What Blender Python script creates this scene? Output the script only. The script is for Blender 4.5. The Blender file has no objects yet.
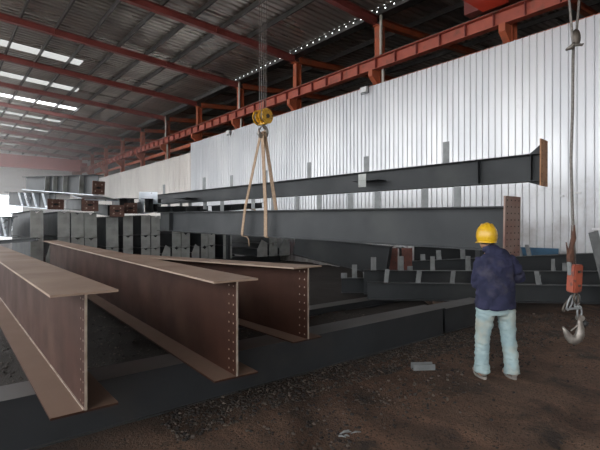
import bpy, bmesh, math, random
from mathutils import Vector, Matrix, noise
random.seed(7)
scn = bpy.context.scene
COL = scn.collection
H = 1.7
YAW = math.radians(39.5)
F = Vector((math.sin(YAW), math.cos(YAW), 0)); RT = Vector((math.cos(YAW), -math.sin(YAW), 0))
FP = 444.0
def P(u, v, d):
    p = F*d + RT*(d*(u-300)/FP); return Vector((p.x, p.y, H - d*(v-225)/FP))
def ratio(u):
    a = (u-300)/FP; return (F.x+RT.x*a)/(F.y+RT.y*a)

# ------------------------------------------------------------------ materials
def nd(nt, t, **kw):
    n = nt.nodes.new(t)
    for k, v in kw.items(): setattr(n, k, v)
    return n
def mat(name, c1, c2=None, scale=3.0, rough=0.6, metal=0.0, bump=0.0, bscale=30.0, detail=6.0, dust=None, dust_amt=0.0, stretch=(1,1,1), rr=0.12, lo=0.38, hi=0.62, c3=None, s3=1.0, lo3=.55, hi3=.7, coords='Object', spec=0.5):
    m = bpy.data.materials.new(name); m.use_nodes = True
    nt = m.node_tree; b = nt.nodes['Principled BSDF']; L = nt.links.new
    b.inputs['Roughness'].default_value = rough; b.inputs['Metallic'].default_value = metal
    b.inputs['Specular IOR Level'].default_value = spec
    tc = nd(nt, 'ShaderNodeTexCoord'); mp = nd(nt, 'ShaderNodeMapping'); mp.inputs['Scale'].default_value = stretch
    L(tc.outputs[coords], mp.inputs['Vector'])
    if c2 is None: c2 = tuple(x*0.75 for x in c1)
    n = nd(nt, 'ShaderNodeTexNoise'); n.inputs['Scale'].default_value = scale; n.inputs['Detail'].default_value = detail
    L(mp.outputs[0], n.inputs['Vector'])
    r = nd(nt, 'ShaderNodeMapRange'); r.inputs['From Min'].default_value = lo; r.inputs['From Max'].default_value = hi
    L(n.outputs['Fac'], r.inputs['Value'])
    mx = nd(nt, 'ShaderNodeMix', data_type='RGBA'); mx.inputs['A'].default_value = (*c1, 1); mx.inputs['B'].default_value = (*c2, 1)
    L(r.outputs[0], mx.inputs['Factor']); out = mx.outputs['Result']
    if c3 is not None:
        n3 = nd(nt, 'ShaderNodeTexNoise'); n3.inputs['Scale'].default_value = s3; n3.inputs['Detail'].default_value = 8
        L(mp.outputs[0], n3.inputs['Vector'])
        r3 = nd(nt, 'ShaderNodeMapRange'); r3.inputs['From Min'].default_value = lo3; r3.inputs['From Max'].default_value = hi3
        L(n3.outputs['Fac'], r3.inputs['Value'])
        m3 = nd(nt, 'ShaderNodeMix', data_type='RGBA'); m3.inputs['B'].default_value = (*c3, 1)
        L(r3.outputs[0], m3.inputs['Factor']); L(out, m3.inputs['A']); out = m3.outputs['Result']
    if dust is not None:      # real dust lying on upward faces
        g = nd(nt, 'ShaderNodeNewGeometry'); sx = nd(nt, 'ShaderNodeSeparateXYZ'); L(g.outputs['Normal'], sx.inputs[0])
        dr = nd(nt, 'ShaderNodeMapRange'); dr.inputs['From Min'].default_value = .6; dr.inputs['From Max'].default_value = .95; dr.inputs['To Max'].default_value = dust_amt
        L(sx.outputs['Z'], dr.inputs['Value'])
        md = nd(nt, 'ShaderNodeMix', data_type='RGBA'); md.inputs['B'].default_value = (*dust, 1)
        L(dr.outputs[0], md.inputs['Factor']); L(out, md.inputs['A']); out = md.outputs['Result']
    L(out, b.inputs['Base Color'])
    rm = nd(nt, 'ShaderNodeMapRange'); rm.inputs['To Min'].default_value = max(.05, rough-rr); rm.inputs['To Max'].default_value = min(1, rough+rr)
    L(n.outputs['Fac'], rm.inputs['Value']); L(rm.outputs[0], b.inputs['Roughness'])
    if bump:
        nb = nd(nt, 'ShaderNodeTexNoise'); nb.inputs['Scale'].default_value = bscale; nb.inputs['Detail'].default_value = 5
        L(mp.outputs[0], nb.inputs['Vector'])
        bp = nd(nt, 'ShaderNodeBump'); bp.inputs['Strength'].default_value = bump; bp.inputs['Distance'].default_value = .02
        L(nb.outputs['Fac'], bp.inputs['Height']); L(bp.outputs[0], b.inputs['Normal'])
    return m
M = {}
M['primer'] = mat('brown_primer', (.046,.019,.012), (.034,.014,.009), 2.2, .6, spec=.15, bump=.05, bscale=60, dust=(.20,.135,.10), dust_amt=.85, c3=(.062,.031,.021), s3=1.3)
M['primer_top'] = mat('dusty_lit_primer', (.30,.215,.16), (.25,.175,.13), 1.5, .5, bump=.05, bscale=60, c3=(.20,.13,.095), s3=2.2, lo3=.5, hi3=.75)  # top-flange copy of the primer: dust plus light from above, put in colour
M['bare'] = mat('bare_steel_edge', (.42,.35,.29), (.27,.21,.165), 9, .5, .3)
M['grey'] = mat('grey_paint', (.029,.032,.034), (.023,.026,.028), 1.5, .52, spec=.28, bump=.03, dust=(.07,.07,.07), dust_amt=.6, c3=(.040,.043,.043), s3=.8)
M['grey_light'] = mat('grey_plate', (.33,.34,.32), (.24,.25,.237), 4, .42, .2, bump=.05, c3=(.16,.155,.14), s3=2.5)
M['sleeper'] = mat('blackened_grey_paint', (.026,.029,.032), (.020,.022,.024), 1.5, .5, bump=.05, dust=(.085,.08,.075), dust_amt=.75, c3=(.034,.034,.034), s3=2)
M['dull'] = mat('dull_cleat', (.20,.21,.21), (.15,.16,.16), 6, .55, .2)
M['crane_far'] = mat('hazed_crane_red', (.50,.13,.12), (.45,.11,.10), 1, .5)  # haze over the far crane put into the paler red
M['concrete'] = mat('bounce_yard_concrete', (.50,.48,.45), (.42,.40,.38), .3, .9)
M['galv'] = mat('galvanised', (.25,.26,.26), (.18,.188,.19), 6, .5, .3, bump=.05)
M['rust'] = mat('rusty_plate', (.105,.050,.036), (.075,.038,.03), 8, .75, bump=.2, c3=(.16,.11,.08), s3=12, lo3=.56)
M['rust_orange'] = mat('orange_rust_plate', (.36,.18,.08), (.27,.13,.062), 7, .7, bump=.1)
M['rust_tan'] = mat('tan_red_primer_plate', (.22,.15,.12), (.19,.095,.075), 3, .65, bump=.05)
M['hole'] = mat('dark_hole', (.01,.01,.01), None, 3, .9)
M['red'] = mat('red_oxide_paint', (.42,.10,.06), (.34,.078,.05), 2, .55, c3=(.2,.07,.045), s3=3)
M['redorange'] = mat('orange_red_paint', (.42,.10,.04), (.34,.08,.035), 2, .5, c3=(.3,.1,.055), s3=2)
M['rafter'] = mat('maroon_paint', (.25,.062,.05), (.20,.048,.04), 2, .5)
M['crane_red'] = mat('crane_red', (.75,.05,.015), (.66,.045,.012), 1, .4)
M['purlin'] = mat('purlin_steel', (.075,.07,.066), (.055,.052,.05), 4, .5, .3)
M['roof'] = mat('roof_sheet', (.46,.425,.38), (.34,.31,.28), .5, .30, .55, stretch=(.3,2,1), c3=(.30,.26,.22), s3=.6)
M['wall'] = mat('white_ribbed_sheet', (.69,.70,.712), (.60,.613,.633), .8, .34, .25, stretch=(1,1,.35), bump=.05, bscale=3, spec=.5)
def grime(m, zt, col, amt):
    nt = m.node_tree; L = nt.links.new; b = nt.nodes['Principled BSDF']; src = b.inputs['Base Color'].links[0].from_socket
    tc = nd(nt, 'ShaderNodeTexCoord'); sx = nd(nt, 'ShaderNodeSeparateXYZ'); L(tc.outputs['Object'], sx.inputs[0])
    n = nd(nt, 'ShaderNodeTexNoise'); n.inputs['Scale'].default_value = 1.3; n.inputs['Detail'].default_value = 9; n.inputs['Roughness'].default_value = .7
    L(tc.outputs['Object'], n.inputs['Vector'])
    a = nd(nt, 'ShaderNodeMapRange'); a.inputs['From Min'].default_value = zt; a.inputs['From Max'].default_value = 0; a.inputs['To Max'].default_value = .42; L(sx.outputs['Z'], a.inputs['Value'])
    s = nd(nt, 'ShaderNodeMath', operation='ADD'); L(a.outputs[0], s.inputs[0]); L(n.outputs['Fac'], s.inputs[1])
    r = nd(nt, 'ShaderNodeMapRange'); r.inputs['From Min'].default_value = .62; r.inputs['From Max'].default_value = .95; r.inputs['To Max'].default_value = amt; L(s.outputs[0], r.inputs['Value'])
    x = nd(nt, 'ShaderNodeMix', data_type='RGBA'); x.inputs['B'].default_value = (*col, 1); L(r.outputs[0], x.inputs['Factor']); L(src, x.inputs['A']); L(x.outputs['Result'], b.inputs['Base Color'])
grime(M['wall'], 3.2, (.33,.30,.27), .75)
M['wall_warm'] = mat('cream_ribbed_sheet', (.72,.67,.62), (.62,.57,.53), .8, .5, stretch=(1,1,.35))
M['far_wall'] = mat('pale_far_sheet', (.85,.83,.81), (.78,.76,.74), .4, .6)
M['yellow'] = mat('yellow_paint', (.72,.40,.02), (.55,.28,.02), 12, .42, c3=(.12,.07,.03), s3=18, lo3=.58, hi3=.66)
M['helmet'] = mat('helmet_plastic', (.66,.40,.02), (.55,.32,.015), 8, .28)
M['steel_dark'] = mat('worn_dark_steel', (.10,.085,.07), (.06,.05,.042), 14, .5, .6)
M['hooksteel'] = mat('hook_steel', (.30,.28,.25), (.19,.165,.145), 14, .45, .6)
M['rope'] = mat('wire_rope', (.16,.145,.13), (.10,.09,.08), 60, .5, .5)
M['sling'] = mat('tan_sling', (.36,.255,.17), (.27,.185,.12), 25, .85, bump=.2, bscale=90)
M['orange'] = mat('orange_weight', (.30,.065,.03), (.22,.045,.023), 9, .55, c3=(.12,.04,.03), s3=16, lo3=.55, hi3=.62)
M['rag'] = mat('brown_rag', (.10,.045,.028), (.06,.03,.022), 12, .95, bump=.4)
M['jacket'] = mat('navy_cotton', (.032,.034,.070), (.022,.024,.048), 6, .92, bump=.4, bscale=22, c3=(.07,.066,.085), s3=5, lo3=.55, hi3=.78, spec=.2)
M['jeans'] = mat('faded_denim', (.36,.46,.46), (.27,.37,.39), 6, .9, bump=.35, bscale=18, c3=(.42,.38,.28), s3=3.5, lo3=.52, hi3=.72, spec=.2)
M['skin'] = mat('skin', (.40,.23,.155), (.36,.20,.13), 8, .5)
M['hair'] = mat('black_hair', (.012,.011,.010), (.02,.018,.016), 40, .6)
M['shoe'] = mat('dusty_shoe', (.34,.32,.28), (.24,.21,.18), 12, .8)
M['sole'] = mat('pale_rubber', (.28,.26,.235), (.2,.18,.16), 12, .8)
M['black'] = mat('black_rubber', (.02,.02,.02), None, 8, .6)
M['white'] = mat('white_enamel', (.75,.76,.76), (.65,.65,.65), 5, .4)
M['pvc'] = mat('pale_pipe', (.55,.52,.46), (.42,.38,.32), 5, .5)
M['blue'] = mat('blue_sheet', (.035,.11,.19), (.03,.08,.14), 4, .45)
M['mirror'] = mat('pale_glare_plate', (.62,.66,.70), (.5,.55,.6), 3, .3, .7)  # glare on grey steel put into the colour; also the pale plates
M['timber'] = mat('dirty_timber', (.14,.10,.07), (.09,.065,.05), 8, .85, bump=.3)
# ground
def ground_mat():
    m = bpy.data.materials.new('trampled_dirt'); m.use_nodes = True
    nt = m.node_tree; b = nt.nodes['Principled BSDF']; L = nt.links.new
    tc = nd(nt, 'ShaderNodeTexCoord')
    def ns(s, d=8, st=None, rot=0):
        n = nd(nt, 'ShaderNodeTexNoise'); n.inputs['Scale'].default_value = s; n.inputs['Detail'].default_value = d
        n.inputs['Roughness'].default_value = .65
        if st:
            mp = nd(nt, 'ShaderNodeMapping'); mp.inputs['Scale'].default_value = st; mp.inputs['Rotation'].default_value = (0,0,rot)
            L(tc.outputs['Object'], mp.inputs['Vector']); L(mp.outputs[0], n.inputs['Vector'])
        else: L(tc.outputs['Object'], n.inputs['Vector'])
        return n.outputs['Fac']
    def mr(x, a, c):
        r = nd(nt, 'ShaderNodeMapRange'); r.inputs['From Min'].default_value = a; r.inputs['From Max'].default_value = c; L(x, r.inputs['Value']); return r.outputs[0]
    def mix(f, A, B):
        x = nd(nt, 'ShaderNodeMix', data_type='RGBA'); L(f, x.inputs['Factor'])
        for k, v in (('A', A), ('B', B)):
            if isinstance(v, tuple): x.inputs[k].default_value = (*v, 1)
            else: L(v, x.inputs[k])
        return x.outputs['Result']
    c = mix(mr(ns(.9), .40, .62), (.082,.054,.040), (.150,.095,.066))
    c = mix(mr(ns(3.5, 8, (1,.22,1), .55), .48, .68), c, (.18,.108,.072))
    c = mix(mr(ns(2.2), .54, .66), c, (.052,.040,.033))
    c = mix(mr(ns(38, 3), .56, .64), c, (.032,.027,.024))
    # ground colour turns darker north of the sleeper
    sx = nd(nt, 'ShaderNodeSeparateXYZ'); L(tc.outputs['Object'], sx.inputs[0])
    c = mix(mr(sx.outputs['Y'], 3.2, 4.3), c, (.036,.031,.027))
    L(c, b.inputs['Base Color']); b.inputs['Roughness'].default_value = .92; b.inputs['Specular IOR Level'].default_value = .25
    bp = nd(nt, 'ShaderNodeBump'); bp.inputs['Strength'].default_value = .8; bp.inputs['Distance'].default_value = .03
    ad = nd(nt, 'ShaderNodeMath', operation='ADD'); L(ns(14, 8), ad.inputs[0]); L(ns(50, 4), ad.inputs[1])
    L(ad.outputs[0], bp.inputs['Height']); L(bp.outputs[0], b.inputs['Normal'])
    return m
M['ground'] = ground_mat()
def gravel_mat():
    m = bpy.data.materials.new('mixed_gravel'); m.use_nodes = True
    nt = m.node_tree; b = nt.nodes['Principled BSDF']; L = nt.links.new
    g = nd(nt, 'ShaderNodeNewGeometry'); r = nd(nt, 'ShaderNodeValToRGB')
    r.color_ramp.elements[0].color = (.014,.012,.011,1); r.color_ramp.elements[1].color = (.12,.095,.075,1)
    e = r.color_ramp.elements.new(.6); e.color = (.036,.029,.024,1)
    L(g.outputs['Random Per Island'], r.inputs[0]); L(r.outputs[0], b.inputs['Base Color']); b.inputs['Roughness'].default_value = .85
    return m
M['gravel'] = gravel_mat()
def sky_mat():
    m = bpy.data.materials.new('translucent_roof_sheet'); m.use_nodes = True
    nt = m.node_tree; nt.nodes.clear(); L = nt.links.new
    o = nd(nt, 'ShaderNodeOutputMaterial'); t = nd(nt, 'ShaderNodeBsdfTransparent'); t.inputs[0].default_value = (.11,.11,.107,1)
    d = nd(nt, 'ShaderNodeBsdfTranslucent'); d.inputs[0].default_value = (.3,.3,.28,1)
    mx = nd(nt, 'ShaderNodeMixShader'); mx.inputs[0].default_value = .25
    L(t.outputs[0], mx.inputs[1]); L(d.outputs[0], mx.inputs[2]); L(mx.outputs[0], o.inputs[0])
    return m
M['skylight'] = sky_mat()

# ------------------------------------------------------------------ helpers
def obj(name, bm, m, parent=None, smooth=False, mtx=None, kind=None):
    me = bpy.data.meshes.new(name)
    bmesh.ops.recalc_face_normals(bm, faces=bm.faces[:])
    bm.to_mesh(me); bm.free()
    for x in (m if isinstance(m, (list, tuple)) else [m]): me.materials.append(x)
    if smooth:
        for p in me.polygons: p.use_smooth = True
    o = bpy.data.objects.new(name, me); COL.objects.link(o)
    if parent: o.parent = parent
    if mtx is not None: o.matrix_local = mtx
    if kind: o['kind'] = kind
    return o
def thing(name, label, cat, loc=(0,0,0), rot=(0,0,0), group=None):
    o = bpy.data.objects.new(name, None); COL.objects.link(o); o.empty_display_size = .2
    o.location = loc; o.rotation_euler = rot; o['label'] = label; o['category'] = cat
    if group: o['group'] = group
    return o
def tag(o, label, cat, group=None, kind=None):
    o['label'] = label; o['category'] = cat
    if group: o['group'] = group
    if kind: o['kind'] = kind
    return o
def dup(root, loc, rot=None, label=None, group=None):
    r = root.copy(); COL.objects.link(r); r.location = loc
    if rot is not None: r.rotation_euler = rot
    if label: r['label'] = label
    if group: r['group'] = group
    for ch in list(root.children):
        c = ch.copy(); COL.objects.link(c); c.parent = r
        for g in list(ch.children):
            d = g.copy(); COL.objects.link(d); d.parent = c
    return r
def bx(bm, x0, x1, y0, y1, z0, z1, mi=0):
    vs = [bm.verts.new((x, y, z)) for x in (x0,x1) for y in (y0,y1) for z in (z0,z1)]
    fs = []
    for q in ((0,1,3,2),(4,6,7,5),(0,4,5,1),(2,3,7,6),(0,2,6,4),(1,5,7,3)):
        f = bm.faces.new([vs[i] for i in q]); f.material_index = mi; fs.append(f)
    return vs, fs
def box(*a, bevel=0.0):
    bm = bmesh.new(); bx(bm, *a)
    if bevel: bmesh.ops.bevel(bm, geom=bm.edges[:], offset=bevel, segments=2, affect='EDGES', profile=.5)
    return bm
def hexa(bm, pts, mi=0):   # 8 points, ordered x0/x1, y0/y1, z0/z1
    vs = [bm.verts.new(p) for p in pts]
    for q in ((0,1,3,2),(4,6,7,5),(0,4,5,1),(2,3,7,6),(0,2,6,4),(1,5,7,3)):
        f = bm.faces.new([vs[i] for i in q]); f.material_index = mi
def prism(bm, poly, a0, a1, axis='y', mi=0):
    def pt(p, a):
        return {'y': (p[0], a, p[1]), 'x': (a, p[0], p[1]), 'z': (p[0], p[1], a)}[axis]
    A = [bm.verts.new(pt(p, a0)) for p in poly]; B = [bm.verts.new(pt(p, a1)) for p in poly]
    n = len(poly); bm.faces.new(A).material_index = mi; bm.faces.new(B[::-1]).material_index = mi
    for i in range(n): bm.faces.new((A[i], B[i], B[(i+1)%n], A[(i+1)%n])).material_index = mi
def tube(bm, pts, radii, n=10, cap=True, mi=0):
    pts = [Vector(p) for p in pts]
    if not hasattr(radii, '__len__'): radii = [radii]*len(pts)
    rings = []; up = Vector((0,0,1)); prev = None
    for i, p in enumerate(pts):
        t = (pts[min(i+1, len(pts)-1)] - pts[max(i-1, 0)]).normalized()
        if prev is None:
            a = t.cross(up)
            if a.length < 1e-3: a = t.cross(Vector((1,0,0)))
        else: a = prev - t*prev.dot(t)
        a.normalize(); prev = a; b = t.cross(a)
        r = radii[i]; ra, rb = (r if hasattr(r, '__len__') else (r, r))
        rings.append([bm.verts.new(p + a*(ra*math.cos(2*math.pi*k/n)) + b*(rb*math.sin(2*math.pi*k/n))) for k in range(n)])
    for i in range(len(rings)-1):
        for k in range(n): bm.faces.new((rings[i][k], rings[i][(k+1)%n], rings[i+1][(k+1)%n], rings[i+1][k])).material_index = mi
    if cap: bm.faces.new(rings[0][::-1]).material_index = mi; bm.faces.new(rings[-1]).material_index = mi
def tubeo(pts, r, n=10): bm = bmesh.new(); tube(bm, pts, r, n); return bm
def ell(bm, c, r, seg=20, rings=12, rot=None):
    m = Matrix.Translation(Vector(c)) @ (rot.to_4x4() if rot else Matrix.Identity(4)) @ Matrix.Diagonal((r[0], r[1], r[2], 1))
    bmesh.ops.create_uvsphere(bm, u_segments=seg, v_segments=rings, radius=1, matrix=m)

# ------------------------------------------------------------------ steel beam builder (x along the length, z up, origin bottom centre of the near end)
def web_bm(L, h0, h1, tf, tw, holes):
    bm = bmesh.new()
    hs = 0.0
    if holes:
        rows, cols, pitch, r = holes
        hs = cols*pitch
        z0 = tf; z1 = h0 - tf
        ph = (z1-z0)/rows
        for s in (-1, 1):
            y = s*tw/2
            for i in range(rows):
                for j in range(cols):
                    cx = pitch*(j+.5)+.012; cz = z0+ph*(i+.5)
                    x0, x1 = (pitch*j if j else 0), pitch*(j+1)
                    a0, a1 = z0+ph*i, z0+ph*(i+1)
                    outer = [(x1,cz),(x1,a1),(cx,a1),(x0,a1),(x0,cz),(x0,a0),(cx,a0),(x1,a0)]
                    ang = [math.pi/4*k for k in range(8)]
                    O = [bm.verts.new((p[0], y, p[1])) for p in outer]
                    Rg = [bm.verts.new((cx+1.5*r*math.cos(a), y+s*.0012, cz+1.5*r*math.sin(a))) for a in ang]
                    I = [bm.verts.new((cx+r*math.cos(a), y+s*.0012, cz+r*math.sin(a))) for a in ang]
                    W = [bm.verts.new((cx+r*math.cos(a), 0, cz+r*math.sin(a))) for a in ang]
                    for k in range(8):
                        k2 = (k+1) % 8
                        bm.faces.new((O[k], O[k2], Rg[k2], Rg[k]))
                        bm.faces.new((Rg[k], Rg[k2], I[k2], I[k])).material_index = 1
                        bm.faces.new((I[k], I[k2], W[k2], W[k])).material_index = 1
        # bare end edge
        v = [bm.verts.new(p) for p in ((0,-tw/2,z0),(0,tw/2,z0),(0,tw/2,z1),(0,-tw/2,z1))]
        bm.faces.new(v).material_index = 1
        bx(bm, -.006, .0, -tw/2-.002, tw/2+.002, z0, z1, 1)
    zt = lambda x: h0+(h1-h0)*x/L
    pts = []
    for x in (hs, L):
        for y in (-tw/2, tw/2):
            for z in (tf, zt(x)-tf): pts.append((x,y,z))
    hexa(bm, pts)
    return bm
def flange_bm(L, z0, z1, w, t, mi_end=None):
    bm = bmesh.new(); hexa(bm, [(x,y,(z0 if x == 0 else z1)+z) for x in (0,L) for y in (-w/2,w/2) for z in (0,t)])
    return bm
def plate_bm(x, w, z0, z1, t=.02, holes=None, notch=0, tilt=0):
    """end plate, bolt holes as thin discs, hole shade painted dark (index 1); notch cuts a V in the top edge"""
    bm = bmesh.new()
    poly = [(-w/2, z0), (w/2, z0), (w/2, z1)]
    if notch > 0: poly += [(notch*1.15, z1), (0, z1-notch), (-notch*1.15, z1)]
    poly += [(-w/2, z1)]
    if notch < 0:
        n = -notch
        poly = [(-w/2, z0), (-n*1.15, z0), (0, z0+n), (n*1.15, z0), (w/2, z0), (w/2, z1), (-w/2, z1)]
    prism(bm, poly, x-t/2, x+t/2, 'x')
    if holes:
        for (yy, zz, r) in holes:
            bmesh.ops.create_cone(bm, cap_ends=True, segments=10, radius1=r, radius2=r, depth=.004, matrix=Matrix.Translation((x-t/2-.001, yy, zz)) @ Matrix.Rotation(math.pi/2, 4, 'Y'))  # thin disc on the face; dark ones paint the shade of a hole
        bm.faces.ensure_lookup_table()
        for f in bm.faces:
            if len(f.verts) == 10 or f.calc_area() < .0012 and abs(f.calc_center_median().x-(x-t/2-.001)) < .004: f.material_index = 2 if len(holes) == 7 and (len(f.verts) != 10 or f.calc_area() < .0022) else 1
    return bm
def beam(name, label, cat, p0, p1, h0, h1=None, fw=.25, tf=.016, tw=.012, m='grey', web=None, group=None, holes=None, plate0=None, plate1=None, stiff=(), stiff_side=(1,-1), cleats=(), roll=0, m_stiff=None, m_top=None, m_bot=None, tri=False, plain=False, m_cleat='galv'):
    p0 = Vector(p0); p1 = Vector(p1); h1 = h1 or h0
    dv = p1-p0; L = dv.length
    yaw = math.atan2(dv.y, dv.x); pit = -math.asin(dv.z/L)
    t = thing(name, label, cat, p0, (roll, pit, yaw), group)
    mm = M[m]; zt = lambda x: h0+(h1-h0)*x/L
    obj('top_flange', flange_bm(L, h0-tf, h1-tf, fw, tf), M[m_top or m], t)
    obj('bottom_flange', flange_bm(L, 0, 0, fw, tf), M[m_bot or m], t)
    obj('web', web_bm(L, h0, h1, tf, tw, holes), [mm, M['bare']], t)
    for x in stiff:
        for s in stiff_side:
            bm = bmesh.new(); y0, y1 = (tw/2, fw/2-.005) if s > 0 else (-fw/2+.005, -tw/2)
            if tri:
                ye = y1 if s > 0 else y0; yi = s*tw/2
                prism(bm, [(yi, tf+.02), (yi+s*.04, tf+.02), (ye, zt(x)-tf), (yi, zt(x)-tf)], x-.12, x+.12, 'x')
            else: bx(bm, x-.005, x+.005, y0, y1, tf, zt(x)-tf)
            obj('stiffener', bm, M[m_stiff or m], t)
    for pl, x in ((plate0, -.012), (plate1, L+.012)):
        if pl:
            w, z0, z1, mt, hl = pl
            o = obj('end_plate', plate_bm(x, w, z0, z1, .024, hl), [M[mt], M['hole'], M['bare']], t)
    for c in cleats:
        x, w, hh = c[:3]; lean = c[3] if len(c) > 3 else 0; below = c[4] if len(c) > 4 else False
        bm = bmesh.new(); z = 0 if below else zt(x)
        if below: poly = [(x-w/2, -hh), (x+w/2, -hh), (x+w/2, 0), (x-w/2, 0)]; prism(bm, poly, -.006, .006, 'y')
        else:
            poly = [(x-w/2, z), (x+w/2, z), (x+w/2+lean, z+hh), (x-w/2+lean, z+hh)]; prism(bm, poly, -.005, .005, 'y')
            if not plain: prism(bm, [(.006, z), (fw*.45, z), (.006, z+hh*.75)], x+w/2-.012, x+w/2-.004, 'x')
            if not plain: prism(bm, [(-.006, z), (-fw*.3, z), (-.006, z+hh*.5)], x+w/2-.012, x+w/2-.004, 'x')
        obj('purlin_cleat', bm, M[m_cleat], t)
    return t
def grid_holes(w, z0, z1, nc, nr, r, mx=.06, mz=.07):
    return [(-w/2+mx+(w-2*mx)*i/(nc-1), z0+mz+(z1-z0-2*mz)*j/(nr-1), r) for i in range(nc) for j in range(nr)]

# ------------------------------------------------------------------ camera and light
cam = bpy.data.cameras.new('camera'); co = bpy.data.objects.new('camera', cam); COL.objects.link(co)
co.location = (0,0,H); co.rotation_euler = (math.pi/2, 0, -YAW); cam.lens = 36*FP/600; cam.clip_end = 400
scn.camera = co
w = bpy.data.worlds.new('overcast_sky'); scn.world = w; w.use_nodes = True
bg = w.node_tree.nodes['Background']; bg.inputs[0].default_value = (.96,.975,1.0,1); bg.inputs[1].default_value = 4.2
scn.view_settings.view_transform = 'Standard'; scn.view_settings.look = 'None'; scn.view_settings.gamma = 1
scn.view_settings.exposure = 0.12
try: scn.view_settings.use_curve_mapping = False
except Exception: pass
def area(name, loc, rot, sx, sy, e, c=(1,1,1)):
    l = bpy.data.lights.new(name, 'AREA'); l.shape = 'RECTANGLE'; l.size = sx; l.size_y = sy; l.energy = e; l.color = c
    o = bpy.data.objects.new(name, l); COL.objects.link(o); o.location = loc; o.rotation_euler = rot; return o

# ------------------------------------------------------------------ setting
XW = 13.0; XC = 13.35
YEND = 61.0
def ruts(x, y):
    p = Vector((x*.55, y*.55, 0)); z = .05*noise.fractal(p, 1.0, 2.0, 4) + .030*noise.noise(Vector((x*2.3, y*2.3, 3))) + .016*noise.noise(Vector((x*6.1, y*6.1, 8)))
    for (ax, ay, ang, off, wd, dp) in ((3.2,1.2,.35,0,.16,.035),(3.2,1.2,.35,.55,.16,.03),(4.6,.6,-.25,0,.2,.03),(1.8,1.9,1.0,0,.14,.03),(6.4,1.6,.15,0,.22,.03)):
        dx, dy = x-ax, y-ay; q = -dx*math.sin(ang)+dy*math.cos(ang)+.15*math.sin(dx*1.3); q -= off
        z -= dp*math.exp(-(q/wd)**2) - .5*dp*math.exp(-((abs(q)-1.7*wd)/(.6*wd))**2)
    return z
def gz(x, y):
    z = ruts(x, y)
    k = 1.0
    for (cx, cy, r) in ((5.0,2.45,.5),):
        k = min(k, max(0, min(1, (math.hypot(x-cx, y-cy)-r)/.6)))
    if 3.6 < y < 4.5: k = min(k, .25)
    return min(z, .03)*k - (.0 if k else 0)
bm = bmesh.new()
xs = [-60,-30,-14,-9]+[-7+.09*i for i in range(0, 190)]+[10.2+.5*i for i in range(1, 8)]+[16,20,30,60]
ys = [-60,-30,-12,-6]+[-4+.09*i for i in range(0, 105)]+[5.5+.25*i for i in range(1, 40)]+[17,22,30,45,62,90]
vg = [[bm.verts.new((x, y, gz(x, y) if -8 < x < 14 and -5 < y < 16 else 0)) for y in ys] for x in xs]
for i in range(len(xs)-1):
    for j in range(len(ys)-1): bm.faces.new((vg[i][j], vg[i+1][j], vg[i+1][j+1], vg[i][j+1]))
obj('floor', bm, M['ground'], smooth=True, kind='structure')

obj('floor_bounce_yard', box(-60, -13, -40, 90, -.04, .02), M['concrete'], kind='structure')  # unseen bright concrete added to bounce daylight up under the roof
obj('floor_bounce_yard_rear', box(-13, 40, -60, -20, -.04, .02), M['concrete'], kind='structure')  # unseen rear concrete, added for the same bounce
def ribbed_wall(name, x, y0, y1, z0, z1, pitch, m, rib=.02, jag=0):
    bm = bmesh.new(); y = y0; cols = []
    prof = []
    while y < y1:
        prof += [(y, 0), (y+pitch*.74, 0), (y+pitch*.80, -rib), (y+pitch*.90, -rib)]
        y += pitch
    for (yy, dx) in prof:
        dz = random.uniform(-jag, jag)
        cols.append((bm.verts.new((x+dx, yy, z0)), bm.verts.new((x+dx, yy, z1+dz*0)), ))
    for a, b in zip(cols, cols[1:]): bm.faces.new((a[0], b[0], b[1], a[1]))
    r = bmesh.ops.extrude_face_region(bm, geom=bm.faces[:])
    bmesh.ops.translate(bm, vec=(.012,0,0), verts=[v for v in r['geom'] if isinstance(v, bmesh.types.BMVert)])
    return obj(name, bm, m, kind='structure')
ribbed_wall('wall_right', XW, -20, 26.9, -.05, 7.05, .2, M['wall'], .034)
ribbed_wall('wall_right_far', XW+.12, 27.0, YEND, -.05, 6.5, .42, M['wall_warm'], .03)
# far gable
bm = bmesh.new(); z = 0
def banded(bm, xa, xb, za, zb_):
    z = za; rows = []
    while z < zb_: rows += [(z, 0), (z+.8, 0), (z+.84, -.03), (z+.96, -.03)]; z += 1.0
    c = [(bm.verts.new((xa, YEND+dy, zz)), bm.verts.new((xb, YEND+dy, zz))) for zz, dy in rows]
    for a, b in zip(c, c[1:]): bm.faces.new((a[0], a[1], b[1], b[0]))
banded(bm, -14, -3, 0, 5.2); banded(bm, 8.0, 26, 0, 5.2); banded(bm, -14, 26, 5.15, 12.5)
obj('wall_back', bm, M['far_wall'], kind='structure')
obj('floor_yard_far', box(-13, 40, YEND+.2, 140, -.04, .02), M['concrete'], kind='structure')
ribbed = bmesh.new()
for k in range(80):
    bx(ribbed, -12+k*.46, -12+k*.46+.43, -20.12, -20.08+.03*(k%2), 0, 10.4)
obj('wall_front_blocker', ribbed, M['far_wall'], kind='structure')  # unseen wall added behind the camera to cut frontal light
# far outer wall of the neighbouring bay
obj('wall_neighbour_bay', box(24.0, 24.1, -20, YEND, 0, 11.5), mat('dark_sheet', (.10,.09,.085), None, 1, .6), kind='structure')
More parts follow.
